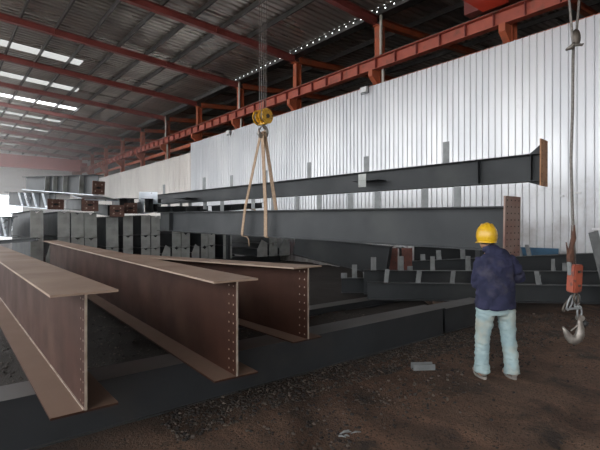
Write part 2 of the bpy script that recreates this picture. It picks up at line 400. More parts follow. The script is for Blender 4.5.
# roof sheets: real ribs, running down the slope
RZ = lambda X: 9.70+.047*(13.3-X)
RAFT_Y = [6.26+5.07*k for k in range(-5, 11)]
def roof_sheet(name, x0, x1, zf, kind='structure', skyl=(), m=None):
    bm = bmesh.new(); y = -20.0; prof = []
    pitch = .30
    while y < YEND:
        prof += [(y, 0), (y+.17, 0), (y+.20, .06), (y+.27, .06)]; y += pitch
    n = 25
    cols = [[bm.verts.new((x0+(x1-x0)*i/n, yy, zf(x0+(x1-x0)*i/n)+dz)) for i in range(n+1)] for yy, dz in prof]
    for a, b in zip(cols, cols[1:]):
        for i in range(n):
            yc = (a[0].co.y+b[0].co.y)/2; xc = (a[i].co.x+a[i+1].co.x)/2
            if any(s0 < yc < s1 and X0 < xc < X1 for (X0, X1, s0, s1) in skyl): continue
            bm.faces.new((a[i], a[i+1], b[i+1], b[i]))
    return obj(name, bm, m or M['roof'], kind=kind)
SK = []
for i, y in enumerate(RAFT_Y[9:]):
    SK.append((-8, (6.4, 7.4, 7.9, 7.9, 7.9, 7.6, 7.4)[min(i,6)], y-1.5, y-.6))
sheetz = lambda X: RZ(X)+.21
OPEN = [(-11.5, -.6 if y < 30 else 1.6, y-4.5, y-.3) for y in RAFT_Y[8:]]  # unseen roof openings added to let more light into the far bays
roof_sheet('ceiling', -12.0, 13.05, sheetz, skyl=SK+OPEN)
roof_sheet('ceiling_neighbour_bay', 13.6, 24.0, lambda X: RZ(13.3)+.21+.075*(X-13.3), skyl=())
# the translucent roof strips, one window_<n> each
for i, (X0, X1, s0, s1) in enumerate(SK):
    if i == 2: continue      # this strip has lost its sheet and lies open to the sky
    bm = bmesh.new()
    a = [bm.verts.new((x, y, sheetz(x)+.04)) for x, y in ((X0-1.5,s0-.15),(X1+1.8,s0-.15),(X1+1.8,s1+.15),(X0-1.5,s1+.15))]
    bm.faces.new(a); obj('window_%d' % (i+1), bm, M['skylight'], kind='structure')
# valley gutter with daylight gaps between sheet and gutter
bm = bmesh.new()
y = -4.0; gp = .41
zg = RZ(13.3)
prism(bm, [(13.02, zg+.10), (13.06, zg+.0), (13.50, zg+.0), (13.62, zg+.30), (13.60, zg+.30), (13.49, zg+.02), (13.07, zg+.02), (13.04, zg+.10)], -20, YEND, 'y')
while y < YEND:
    vs = [bm.verts.new(p) for p in ((13.03, y+(.05 if 6 < y < 22 else 0), zg+.08), (13.03, y+gp, zg+.08), (13.03, y+gp, sheetz(13.03)+.03), (13.03, y+(.05 if 6 < y < 22 else 0), sheetz(13.03)+.03))]
    bm.faces.new(vs)
    if not 6 < y < 22: y += gp; continue
    vs = [bm.verts.new(p) for p in ((13.03, y, zg+.15), (13.03, y+.05, zg+.15), (13.03, y+.05, sheetz(13.03)+.03), (13.03, y, sheetz(13.03)+.03))]
    bm.faces.new(vs); y += gp
obj('trim_1', bm, M['purlin'], kind='structure')

# rafters -------------------------------------------------------
ORD = ['nearest','second','third','fourth','fifth','sixth','seventh','eighth','ninth','tenth','eleventh','twelfth','thirteenth','fourteenth','fifteenth','sixteenth','seventeenth','eighteenth']
vis = [y for y in RAFT_Y if y > 8]
x0, x1 = 13.2, -10.0
def rafter_parts(t, xa, xb, z0, z1, h0, h1, m):
    # local coordinates are world ones except y
    for nm, g in (('top_flange', lambda s: (z0 if s == 0 else z1)-.014), ('bottom_flange', lambda s: (z0-h0 if s == 0 else z1-h1))):
        bm = bmesh.new(); hexa(bm, [((xa, xb)[s], yy, g(s)+q) for s in (0,1) for yy in (-.11,.11) for q in (0,.014)]); obj(nm, bm, m, t)
    bm = bmesh.new(); hexa(bm, [((xa, xb)[s], yy, q) for s in (0,1) for yy in (-.006,.006) for q in ((z0-h0 if s == 0 else z1-h1)+.014, (z0 if s == 0 else z1)-.014)]); obj('web', bm, m, t)
first = None; firstn = None; firstc = None
for i, y in enumerate(RAFT_Y):
    lab = 'maroon steel roof rafter, %s from the camera' % ORD[max(0, i-5)]
    if y < 3: continue
    if first is None:
        first = thing('roof_rafter', lab, 'rafter', (0,y,0), group='main bay roof rafters')
        rafter_parts(first, x0, x1, RZ(x0), RZ(x1), .30, .22, M['rafter'])
        for xx in (9.0, 4.0, -2.0):
            bm = bmesh.new(); z = RZ(xx); hh = .30-.08*(13.2-xx)/23.2
            bx(bm, xx-.006, xx+.006, -.10, .10, z-hh+.014, z-.014); obj('splice_plate', bm, M['rafter'], first)
    else: dup(first, (0,y,0), label=lab)
    if y > 3 and y < 58:
        lab = 'orange-red rafter of the neighbouring bay rising beyond the valley, %s frame from the camera' % ORD[i-5]
        if firstn is None:
            firstn = thing('neighbour_rafter', lab, 'rafter', (0,y,0), group='neighbouring bay rafters')
            rafter_parts(firstn, 13.5, 23.9, RZ(13.3), RZ(13.3)+.075*10.6, .30, .24, M['redorange'])
        else: dup(firstn, (0,y,0), label=lab)
    if y > 3 and y < 58:
        lab = 'orange-red steel column behind the white wall carrying the crane rail, %s from the camera' % ORD[i-5]
        if firstc is None:
            firstc = thing('steel_column', lab, 'column', (XC,y,0), group='crane columns along the wall')
            for s in (-1, 1): obj('flange', box(s*.15-.007, s*.15+.007, -.125, .125, 0, 9.38), M['redorange'], firstc)
            obj('web', box(-.143, .143, -.005, .005, 0, 9.38), M['redorange'], firstc)
            bm = bmesh.new(); prism(bm, [(-.55, 7.60), (.0, 7.60), (.0, 7.02), (-.15, 7.02), (-.55, 7.36)], -.1, .1, 'y'); obj('corbel', bm, M['redorange'], firstc)
            obj('cap_plate', box(-.25, .25, -.16, .16, 9.38, 9.40), M['redorange'], firstc)
        else: dup(firstc, (XC,y,0), label=lab)
# purlins
purl = None
for k in range(0, 9):
    X = .15+1.31*k
    lab = 'grey roof purlin running the hall length, %s from the valley gutter' % ['ninth','eighth','seventh','sixth','fifth','fourth','third','second','nearest'][k]
    if purl is None:
        bm = bmesh.new()
        prism(bm, [(-.035,0),(.03,0),(.03,.012),(-.02,.012),(-.02,.188),(.05,.188),(.05,.20),(-.035,.20)], -4, YEND, 'y')
        purl = obj('roof_purlin', bm, M['purlin']); o = purl
    else: o = purl.copy(); COL.objects.link(o)
    tag(o, lab, 'purlin', 'main bay roof purlins'); o.location = (X, 0, RZ(X))
for k in range(3):
    X = 15.2+k*2.2; o = purl.copy(); COL.objects.link(o); o.location = (X, 0, RZ(13.3)+.075*(X-13.3)-.0)
    tag(o, 'dark purlin of the neighbouring roof, %s beyond the valley' % ['first','second','third'][k], 'purlin', 'neighbouring bay purlins')

# crane runway ---------------------------------------------------
XR = 13.02; zr = 7.62
t = thing('crane_runway_beam', 'long red crane rail beam with stiffeners running above the white wall', 'crane beam', (XR, 0, zr))
obj('top_flange', box(-.17, .17, -3, 59.5, .40, .42), M['red'], t)
obj('bottom_flange', box(-.13, .13, -3, 59.5, 0, .016), M['red'], t)
obj('web', box(-.005, .005, -3, 59.5, .016, .40), M['red'], t)
obj('crane_rail', box(-.03, .03, -3, 59.5, .42, .51), M['steel_dark'], t)
for k in range(62):
    y = 2.9+.92*k
    obj('stiffener', box(-.125, -.005, y-.012, y+.012, .016, .40), M['rafter'], t)
tag(obj('tie_beam', box(XC+.3, XC+.42, -3, 59.5, 7.12, 7.34), M['redorange']), 'thin orange-brown tie beam just above the white wall top', 'beam')
# crane bridge near -----------------------------------------------
t = thing('overhead_crane', 'bright red overhead crane girder at the top of the picture', 'crane', (12.6, 6.35, 8.03))
obj('box_girder', box(-23, .0, -.38, .38, 0, .95), M['crane_red'], t)
obj('end_carriage', box(.0, .55, -1.3, 1.0, .13, .55, bevel=.02), M['rafter'], t)
for s in (-1.0, .7):
    bm = bmesh.new(); bmesh.ops.create_cone(bm, cap_ends=True, segments=24, radius1=.13, radius2=.13, depth=.1, matrix=Matrix.Translation((.42, s, .235)) @ Matrix.Rotation(math.pi/2, 4, 'Y')); obj('wheel', bm, M['steel_dark'], t)
obj('hoist_trolley', box(-7.75, -6.5, .38, 2.0, .15, .5, bevel=.02), M['yellow'], t)
bm = bmesh.new(); bmesh.ops.create_cone(bm, cap_ends=True, segments=24, radius1=.22, radius2=.22, depth=1.1, matrix=Matrix.Translation((-7.13, 1.55, .02)) @ Matrix.Rotation(math.pi/2, 4, 'Y')); obj('rope_drum', bm, M['steel_dark'], t)
# far crane
t = thing('overhead_crane', 'haze-paled pink-red overhead crane girder spanning the far end of the hall', 'crane', (12.6, 54.4, 7.7))
obj('box_girder', box(-23, 0, -.45, .45, 0, 1.25), M['crane_far'], t)
obj('end_carriage', box(0, .55, -1.2, 1.2, .47, .85), M['crane_far'], t)

# downpipes and floodlights on the wall top
for i, (yy) in enumerate((11.33-.28, 21.47-.28, 31.61-.28)):
    X = XC-.26
    pts = [(X, yy, 9.66), (X-.0, yy, 9.5), (X, yy, 8.12), (X+.12, yy, 7.9), (X+.12, yy, 0.0)]
    tag(obj('downpipe', tubeo(pts, .055, 10), M['pvc'], smooth=True), 'pale rainwater downpipe beside a column, %s of three along the rail' % ['nearest','middle','farthest'][i], 'pipe', 'downpipes from the valley gutter')
for i, yy in enumerate((11.7, 22.0)):
    t = thing('flood_light', 'small white floodlight bracketed at the wall top, %s' % ['right-hand one near the column','left-hand one beside the yellow hook block'][i], 'light fitting', (XW-.1, yy, 6.84))
    obj('housing', box(-.10, .02, -.15, .15, 0, .2, bevel=.01), M['white'], t)
    bm = bmesh.new(); tube(bm, [(0,-.19,.3),(0,-.19,-.05),(0,.19,-.05),(0,.19,.3)], .015, 6); tube(bm, [(0,.0,.28),(.1,.0,.28)], .015, 6); tube(bm, [(0,-.19,.28),(0,.19,.28)], .012, 6); obj('bracket', bm, M['black'], t)

# wall marks: torn slot, hook glints painted white, stains
def blob(name, lab, cat, yc, zc, w_, h_, m, seed):
    bm = bmesh.new(); rnd = random.Random(seed); n = 22
    c = bm.verts.new((0,0,0)); ring = []
    for k in range(n):
        a = 2*math.pi*k/n; r = rnd.uniform(.6, 1.0); ring.append(bm.verts.new((0, w_*r*math.cos(a), h_*r*math.sin(a))))
    for k in range(n): bm.faces.new((c, ring[k], ring[(k+1)%n]))
    o = obj(name, bm, m); return o
for i, (u, v, hh, ww) in enumerate(((552.5,217,.32,.035),(520,229,.12,.04),(598,229,.06,.25),(562,196,.05,.10),(578,193,.06,.16))):
    d = XW/(F.x+RT.x*(u-300)/FP); p = P(u, v, d)
    t = obj('wall_patch', box(XW-.045, XW-.024, p.y-ww/2, p.y+ww/2, p.z-hh/2, p.z+hh/2), M['white'])  # white boxes; the hook ones are glints put in as colour
    tag(t, ['tall narrow bright torn slot in the white wall right of the girder','small bright scrap on the wall beside the tan end plate','painted white hook glint on the wall at the right picture edge','small painted hook glint on the wall left of the hanging cable','painted hook glint on the wall right of the hanging cable'][i], 'wall patch')
# blue sheet at the wall foot
d = 12.0
a = P(516, 250, 12.4); b = P(562, 256, 12.0)
tag(obj('blue_sheet', box(XW-.32, XW-.28, 4.7, 5.85, 0, 1.08), M['blue']), 'blue metal sheet leaning at the foot of the white wall', 'sheet')

# ------------------------------------------------------------------ floor sleepers (dark box girders on the ground)
def sleeper(name, label, x0, x1, y0, y1, h, rz=0, m='sleeper'):
    t = thing(name, label, 'ground beam', (x0, y0, 0), (0,0,rz)); L = x1-x0; W = y1-y0
    obj('top_plate', box(0, L, -.015, W+.015, h-.016, h), M[m], t)
    obj('bottom_plate', box(0, L, -.01, W+.01, -.03, .012), M[m], t)
    obj('web', box(.005, L-.005, .012, .024, .012, h-.016), M[m], t); obj('web', box(.005, L-.005, W-.024, W-.012, .012, h-.016), M[m], t)
    obj('end_diaphragm', box(L-.02, L-.008, .024, W-.024, .012, h-.016), M[m], t)
    return t
sleeper('ground_sleeper_beam', 'long dark grey box beam lying on the dirt under the three brown girders', -3.0, 6.08, 3.88, 4.22, .42)
sleeper('ground_sleeper_beam', 'short dark grey box beam on the dirt behind the worker', 6.20, 7.5, 3.93, 4.27, .385, -.02)
sleeper('ground_sleeper_beam', 'low dark grey beam on the darker ground behind the long box beam', 3.7, 8.3, 6.2, 6.5, .14)
sleeper('ground_sleeper_beam', 'dark grey box beam on the dirt under the far ends of the brown girders', -1.0, 4.6, 13.2, 13.5, .42)

# ------------------------------------------------------------------ brown girders
def dirv(yaw_deg, L): a = math.radians(yaw_deg); return Vector((math.sin(a)*L, math.cos(a)*L, 0))
G = 'brown primed girders on the ground beam'
p = Vector((.80, 3.27, .42))
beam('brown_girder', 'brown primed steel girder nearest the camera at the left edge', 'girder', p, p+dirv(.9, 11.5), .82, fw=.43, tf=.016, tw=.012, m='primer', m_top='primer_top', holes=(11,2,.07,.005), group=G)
g = [o for o in bpy.data.objects if o.name == 'brown_girder'][0]
for s_ in (-1, 1): obj('weld_seam', box(.01, 11.4, min(s_*.006, s_*.016), max(s_*.006, s_*.016), .016, .024), M['bare'], g)
p = Vector((1.955, 3.20, .42))
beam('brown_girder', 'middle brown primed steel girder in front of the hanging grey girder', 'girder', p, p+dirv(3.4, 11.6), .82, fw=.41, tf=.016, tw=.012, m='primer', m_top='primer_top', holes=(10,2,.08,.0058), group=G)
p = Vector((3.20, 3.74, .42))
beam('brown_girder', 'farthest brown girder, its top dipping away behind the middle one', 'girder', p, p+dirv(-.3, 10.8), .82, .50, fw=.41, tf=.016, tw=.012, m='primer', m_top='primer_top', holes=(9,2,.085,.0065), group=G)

# ------------------------------------------------------------------ hanging grey girder
g1a = Vector((5.50, 2.58, 1.372)); g1b = Vector((5.47, 13.5, 1.53))
beam('hanging_girder', 'dark grey girder hanging in tan slings, tan drilled plate beside the worker', 'girder', g1a, g1b, .56, .57, fw=.24, m='grey',
     plate0=(.40, -.06, .68, 'rust_tan', grid_holes(.40, -.06, .68, 4, 9, .009, .05, .05)), stiff=(10.0,))
# upper girder on the stack
g2a = P(543, 181, 8.65); g2b = P(157, 204.5, 20)
d2 = (g2b-g2a); L2 = d2.length
def t_at(u, a=g2a, b=g2b):
    # distance along a->b where image column u is met
    n = Vector((ratio(u), 0)); k = ratio(u); dx, dy = b.x-a.x, b.y-a.y
    s = (k*a.y - a.x)/(dx - k*dy); return s*(b-a).length
cl = [(t_at(446), .15, .50, 0), (t_at(366), .15, .42, 0), (t_at(309), .15, .48, 0), (t_at(266), .15, .42, 0), (t_at(231.5), .17, .42, 0), (t_at(204), .2, .48, 0), (t_at(164), .2, .42, 0)]
for u, ww in ((205,.24),(190,.25),(181,.22),(169,.24)): cl.append((t_at(u), ww, .30, 0, True))
t = beam('stacked_girder', 'long grey girder lying highest, orange-brown plate at its right end', 'girder', g2a, g2b, .54, .43, fw=.26, m='grey', plate0=(.40, -.10, .80, 'rust_orange', grid_holes(.40, -.10, .80, 2, 6, .012, .06, .08)), stiff=(L2*.012, t_at(480)), cleats=cl, plain=True, m_cleat='dull')
# gusset brackets at both ends
bm = bmesh.new(); prism(bm, [(0,.54),(0,.76),(.26,.54)], -.006, .006, 'y'); obj('gusset', bm, M['grey'], t)
bm = bmesh.new(); prism(bm, [(0,-.10),(0,0),(.30,0)], -.006, .006, 'y'); obj('gusset', bm, M['grey'], t)
s = t_at(372)
# bracket sits on the camera's side of the web (+y or -y whichever faces the camera)
side = 1 if (Matrix.Rotation(math.atan2(d2.y, d2.x), 3, 'Z') @ Vector((0,1,0))).dot(-F) > 0 else -1
bm = bmesh.new(); y0, y1 = sorted((side*.006, side*.42)); bx(bm, s-.45, s+.35, y0, y1, .245, .255); obj('bracket_plate', bm, M['grey'], t)
bm = bmesh.new(); y0, y1 = sorted((side*.41, side*.42)); bx(bm, s-.12, s+.12, y0, y1, .09, .42); obj('bracket_plate', bm, M['grey_light'], t)
s = t_at(190)
bm = bmesh.new(); y0, y1 = sorted((side*.006, side*.5)); bx(bm, s-.55, s+.5, y0, y1, .15, .165); obj('bracket_plate', bm, M['grey'], t)
# lower girder carrying upright plates under it
s3a = g2a + Vector((0,0,-1.12)) + (g2b-g2a).normalized()*1.0; s3b = g2a.lerp(g2b, .72) + Vector((0,0,-1.12+.1*.72))
def t3(u): return t_at(u, s3a, s3b)
cl = []
for u, ww in ((457,.16),(424.5,.17),(377,.18),(350,.17),(319,.2),(297,.17),(273,.2),(253,.2),(222,.22),(210,.22),(192,.25)):
    s = t3(u)
    if .1 < s < (s3b-s3a).length-.1: cl.append((s, ww, (1.12-.1*(s+1)/L2)-.515, 0))
beam('stacked_girder', 'grey girder hidden behind the hanging one, upright plates carrying the highest girder', 'girder', s3a, s3b, .50, .50, fw=.24, m='grey', cleats=cl, stiff=(3,6,9), plain=True, m_cleat='dull')
# trestles that carry the stack
def prop(lab, p, h, yaw):
    t = thing('steel_prop', lab, 'prop', (p.x, p.y, 0), (0,0,yaw), 'props under the stacked girders')
    obj('head_plate', box(-.12, .12, -.12, .12, h-.02, h, bevel=.003), M['grey'], t)
    obj('post', box(-.06, .06, -.06, .06, .02, h-.02, bevel=.008), M['grey'], t)
    obj('base_plate', box(-.15, .15, -.15, .15, -.03, .02, bevel=.004), M['grey'], t)
for u, lab in ((479, 'dark steel prop behind the worker under the stacked girder'), (228, 'dark steel prop under the far end of the stacked girder')):
    q = s3a + (s3b-s3a).normalized()*t3(u); prop(lab, q, q.z-.003, math.atan2(d2.y, d2.x))

# ------------------------------------------------------------------ tapered beam and lower right pile
t1a = P(387, 277, 10.9); t1b = P(293, 254.5, 12.3)
beam('tapered_girder', 'dark tapered grey girder sloping down right under the hanging one', 'girder', t1a, t1b, .765, .50, fw=.2, m='grey', stiff=(.02,))
M['rust_red'] = mat('rust_red_plate', (.16,.055,.04), (.11,.045,.035), 6, .7)
for u, lab in ((392.2, 'short grey beam seen end-on, left one of two rust-red end plates'), (406.8, 'short grey beam seen end-on, right one of two rust-red end plates')):
    q = P(u, 277, 11.35); q1 = q+F*.85
    beam('end_on_beam', lab, 'beam', q, q1, .72, fw=.2, m='grey', plate0=(.27, -.02, .74, 'rust_red', grid_holes(.27,-.02,.74,2,5,.010)))
def pix_beam(lab, u0, v0b, d0, u1, v1b, d1, h, cl_u, cw=.12, fw=.22, m='grey', grp='long grey beams piled at the right', st=()):
    a = P(u0, v0b, d0); b = P(u1, v1b, d1); L = (b-a).length
    cl = []
    for c in cl_u:
        s = t_at(c[0], a, b)
        if .05 < s < L-.05: cl.append((s, c[2] if len(c) > 2 else cw, c[1], c[3] if len(c) > 3 else 0))
    return beam('piled_beam', lab, 'beam', a, b, h, fw=fw, m=m, cleats=cl, group=grp, stiff=st)
zb = .15
vz = lambda z, d: 225+(H-z)*FP/d
pix_beam('front beam of the low right pile, leaning grey cleats on top', 367.5, vz(.13,9.4), 9.4, 640, vz(.13,8.8), 8.8, .36, [(386,.28,.09,.03),(418,.26,.10,.03),(452,.26,.09,.03),(538.5,.27,.09,-.04),(612,.25)])
pix_beam('second beam of the low right pile, just behind the front one', 364, vz(.13,10.1), 10.1, 640, vz(.13,9.9), 9.9, .54, [(373.5,.30),(401,.32),(410,.10),(432.5,.32,.1),(468,.33,.11),(553,.27,.08),(566,.18,.16),(600,.2)])
pix_beam('short-cleated beam reaching farthest left in the low pile', 341.5, vz(.06,10.75), 10.75, 520, vz(.06,10.9), 10.9, .36, [(344,.12,.15),(354.5,.32),(366,.14,.16),(400,.2)])
pix_beam('inclined third-row beam of the low pile rising to the right edge', 413, 279, 11.3, 640, 270, 10.75, .46, [(424,.16),(440,.24),(464,.26),(521.5,.28,.08,-.03),(530,.28,.09,-.04),(549,.0001,.1)])
pix_beam('rearmost dark beam of the low pile below the hanging girder', 414, 270, 12.1, 520, 272, 11.9, .64, [(420,.16,.2),(433,.2,.12),(441,.3,.12,.04),(463,.2,.12)])
# dunnage under the low pile
for i, (u, d) in enumerate(((430, 9.75), (640, 9.3))):
    q = P(u, 225, d)
    t = obj('timber_sleeper', box(-.12, .12, -.62, .62, -.03, .125, bevel=.01), M['timber'])
    t.location = (q.x, q.y, 0); t.rotation_euler = (0,0,-YAW)
    tag(t, ['dirty timber sleeper under the low right pile left of the worker','dirty timber sleeper under the right end of the low pile behind the orange weight'][i], 'timber', 'timber sleepers under the low pile')
# leaning plate at right edge
t = obj('leaning_plate', box(-.09, .09, -.01, .01, 0, 1.62), M['dull']); q = P(614, 225, 8.35); t.location = (q.x, q.y, 0); t.rotation_euler = (.0, math.radians(-14), -YAW)
tag(t, 'grey steel plate leaning against the pile at the right picture edge', 'plate')

# ------------------------------------------------------------------ pile of grey members with end plates facing the camera
YP = 15.5
def member(u0, u1, z0, z1, notch, lab, dy=0, L=5.5):
    xa, xb = ratio(u0)*(YP+dy), ratio(u1)*(YP+dy); w_ = xb-xa-.012; h_ = z1-z0-.012
    # tilt small so stack looks hand-laid
    t = thing('piled_member', lab, 'steel member', ((xa+xb)/2, YP+dy, z0), (random.uniform(-.012,.012) if w_ > .3 else 0,0,math.pi/2), 'end-plated members in the left pile')
    fl = min(w_, .30)
    obj('end_plate', plate_bm(0, w_, 0, h_, .02, None, notch), M['grey_light'], t)
    obj('top_flange', box(.3 if notch > 0 else .01, L, -fl/2, fl/2, h_-.014, h_), M['grey'], t)
    obj('bottom_flange', box(.3 if notch < 0 else .01, L, -fl/2, fl/2, 0, .014), M['grey'], t)
    obj('web', box(.3 if notch else .01, L, -.005, .005, .014, h_-.014), M['grey'], t)
    return t
stacks = [  # u0,u1,levels,notches,dy
 (30,43.5,[.36,1.30,2.16],[.07,.09],0,'far left stack beside the brown girder'),
 (57.5,70,[.36,1.32,2.14],[-.07,.08],0,'second stack from the left'),
 (71,84,[.36,1.30,2.12],[.07,.08],0,'third stack from the left'),
 (84.5,97,[.36,1.28,2.12],[.07,.08],0,'fourth stack from the left, next to the gap'),
 (106,118.5,[.36,.95,1.97],[.05,0],0,'wide single stack right of the gap'),
 (123,133,[.36,.86,1.34,2.03],[-.06,.07,0],0,'narrow stack below the small rusty plates'),
 (141,150.5,[.36,.88,1.34,2.06],[.06,.07,.06],0,'left twin stack at the hanging girder tip'),
 (151,160,[.36,.88,1.34,2.04],[.05,.07,.06],0,'right twin stack at the hanging girder tip'),
 (172,181,[.36,.87,1.40,1.95],[.07,-.06,.06],0,'left stack of the pair below the hanging girder'),
 (181.2,190,[.36,.86,1.42,1.97],[.07,.08,.06],0,'right stack of the pair below the hanging girder'),
 (201,208,[.36,.86,1.38,1.9],[.08,-.06,.06],0,'left slim stack left of the slings'),
 (208.2,215,[.36,.92,1.40,1.9],[.08,.08,.06],0,'right slim stack left of the slings'),
 (223,232,[.36,.88,1.42,1.9],[.08,-.07,.06],0,'single stack just left of the slings'),
 (269,277.5,[.36,.90,1.40,1.9],[.08,-.07,.06],0,'rightmost stack seen behind the slings'),
]
LV = {2: ['lower','upper'], 3: ['lowest','middle','topmost']}
for (u0,u1,lv,nt_,dy,dsc) in stacks:
    for k in range(len(lv)-1):
        member(u0, u1, lv[k], lv[k+1], nt_[k], 'grey end-plated member, %s in the %s' % (LV[len(lv)-1][k], dsc), dy)
for i, yy in enumerate((16.2, 20.2)):
    t = obj('stack_sleeper', box(2.0, 12.2, yy, yy+.3, -.02, .355, bevel=.01), M['grey'])
    tag(t, ['grey bearer beam on the ground under the front of the left pile','grey bearer beam on the ground under the rear of the left pile'][i], 'beam', 'bearers under the left pile')
# loose gusset haunches lying between the stacks
for i, (u0, u1, h_) in enumerate(((45.5,56,.75),(161.5,170.5,.62),(191.5,199.5,.62),(257,267.5,.72),(279,290,.72))):
    xa, xb = ratio(u0)*(YP), ratio(u1)*(YP); w_ = xb-xa-.02
    t = thing('haunch_member', 'low grey member with a cut-cornered light end, %s' % ['right of the far left stack','right of the twin stacks','between the two paired stacks','left of the rightmost stack','right of the rightmost stack'][i], 'steel member', ((xa+xb)/2, YP, .36), (0,0,math.pi/2), 'haunched members in the left pile')
    bm = bmesh.new(); prism(bm, [(-w_/2,0),(w_/2,0),(w_/2,h_*.45),(w_*.05,h_),(-w_/2,h_*.8)], -.01, .01, 'x'); obj('end_plate', bm, M['grey_light'], t)
    obj('web', box(.01, 4.5, -.005, .005, .014, h_*.45-.014), M['grey'], t)
    obj('top_flange', box(.01, 4.5, -w_*.4, w_*.4, h_*.45-.014, h_*.45), M['grey'], t); obj('bottom_flange', box(.01, 4.5, -w_*.4, w_*.4, 0, .014), M['grey'], t)

# top layer with rusty end plates
def rp(w_, z0, z1): return (w_, z0, z1, 'rust', [(-.10,z0+.10,.022),(.10,z0+.10,.022),(-.10,z1-.10,.022),(.10,z1-.10,.022),(0,(z0+z1)/2,.04),(-.05,(z0+z1)/2,.03),(.05,(z0+z1)/2,.03)])
GT = 'grey beams on top of the left pile'
beam('top_beam', 'highest grey beam of the left pile with rusty end plate and bright stiffeners', 'beam', P(98,195.5,13.3), P(26,190,16.6), .62, .48, fw=.30, m='grey', plate0=(.38, .03, .43, 'rust', rp(.38,.03,.43)[4]), stiff=(.9,2.0,2.75,3.35), group=GT, m_stiff='grey_light', m_bot='mirror')  # paler stiffeners and bottom flange hold reflected window glare as colour
beam('top_beam', 'second-highest left beam with V-shaped bright stiffeners and a rusty plate', 'beam', P(55.5,209.5,13.6), P(9,205,17.2), .50, .50, fw=.34, m='grey', plate0=(.46, 0, .32, 'rust', rp(.46,0,.32)[4]), stiff=(.7,1.7,2.6,3.3), group=GT, m_stiff='mirror', m_bot='mirror', tri=True)
beam('top_beam', 'dark beam whose rusty plate sits centrally below the highest beam', 'beam', P(90,211.3,13.9), P(66,209,19), .40, .40, fw=.3, m='grey', plate0=(.48, 0, .40, 'rust', rp(.48,0,.40)[4]), stiff=(.8,), group=GT)
beam('top_beam', 'grey beam with lower left rusty plate of the adjoining pair', 'beam', P(117,216.8,14.3), P(94,213,19), .38, .38, fw=.3, m='grey', plate0=(.44, 0, .38, 'rust', rp(.44,0,.38)[4]), stiff=(.9,), group=GT)
beam('top_beam', 'grey beam with right rusty plate of the adjoining pair, dark flange above', 'beam', P(130.5,213.6,14.9), P(112,210,20), .52, .48, fw=.5, m='grey', plate0=(.42, 0, .36, 'rust', rp(.42,0,.36)[4]), stiff=(.9,), group=GT)
beam('top_beam', 'grey beam with bright lower flange at the left picture edge', 'beam', P(24,237,14.4)+Vector((-.34,0,0)), P(-30,234,18), .66, .60, fw=.34, m='grey', stiff=(.5,1.2,1.9,2.6), group=GT, m_stiff='mirror', m_bot='mirror', tri=True)
tag(obj('lit_flange_plate', box(-.5, .5, -.9, .9, -.02, .02), M['mirror'], mtx=Matrix.Translation(P(100,196.5,14.2)+Vector((0,.6,-.02))) @ Matrix.Rotation(.12, 4, 'X')), 'thin plate painted bright as a lit flange under the highest rusty end plate', 'plate')  # stands for a lit beam flange, its brightness put in the colour
# left dark beam under the bright flange
beam('low_left_beam', 'thin dark beam low at the left edge in front of the stacks', 'beam', P(36,241,12.6), P(-25,246,13.4), .10, fw=.16, m='grey')
# bright pieces right of the rusty plates
for i, (u0,u1,v0,v1,d,lab) in enumerate(((139,157.5,192,203,16.6,'bluish-white plate standing behind the pair of rusty plates'),(137,144,202,213,15.8,'small bluish-white upright plate on the pile'),)):
    q0 = P(u0, v1, d); q1 = P(u1, v1, d); hh = (v1-v0)*d/FP
    dv = q1-q0
    bm = bmesh.new(); bx(bm, 0, dv.length, -.01, .01, 0, hh); bx(bm, 0, dv.length, 0, .5, -.02, 0)
    o = obj('pale_plate', bm, M['mirror']); o.location = q0; o.rotation_euler = (0,0,math.atan2(dv.y, dv.x)); tag(o, lab, 'plate')
beam('mixed_beam', 'grey beam crossing the pile right of the bluish plates', 'beam', P(145,213,15.9), P(161,211,19), .52, fw=.3, m='grey', stiff=(.7,1.6), stiff_side=(1,-1))
beam('mixed_beam', 'grey beam lying on the pile above the tip of the hanging girder', 'beam', P(158,213,15.2), P(208,211,18.5), .22, fw=.25, m='grey', stiff=(.7,1.6,2.6))
beam('mixed_beam', 'grey beam seen through the gap left of the slings', 'beam', P(212,212,16.6), P(262,208,19.5), .24, fw=.3, m='grey', stiff=(1.0,2.0))

# ------------------------------------------------------------------ hook block and slings
hk = Vector((5.47, 7.9, 0)); dh = F.dot(hk)
hz = lambda v: H+(225-v)*dh/FP
u_c = 300+FP*RT.dot(hk)/dh
t = thing('crane_hook_block', 'yellow crane hook block with steel hook holding the tan slings', 'hook block', (hk.x, hk.y, hz(136)), (0,0,-YAW+.85))
zc = hz(117)-hz(136)
def disc(name, y, r, th, m, z=zc, x=0):
    bm = bmesh.new(); bmesh.ops.create_cone(bm, cap_ends=True, segments=28, radius1=r, radius2=r, depth=th, matrix=Matrix.Translation((x,y,z)) @ Matrix.Rotation(math.pi/2, 4, 'X'))
    bmesh.ops.bevel(bm, geom=[e for e in bm.edges if e.calc_face_angle(0) > 1], offset=min(th,.03)*.3, segments=1, affect='EDGES')
    return obj(name, bm, m, t)
for s in (-1, 1):
    disc('cheek_plate', s*.145, .165, .022, M['yellow']); disc('cheek_plate', s*.05, .165, .016, M['yellow']); disc('sheave', s*.10, .145, .05, M['steel_dark']); disc('axle_cap', s*.165, .045, .03, M['steel_dark'])
obj('spacer', box(-.05, .05, -.10, .10, zc-.17, zc-.06, bevel=.01), M['yellow'], t)
obj('guard', box(-.06, .06, -.13, .13, zc-.05, zc+.06, bevel=.02), M['yellow'], t)
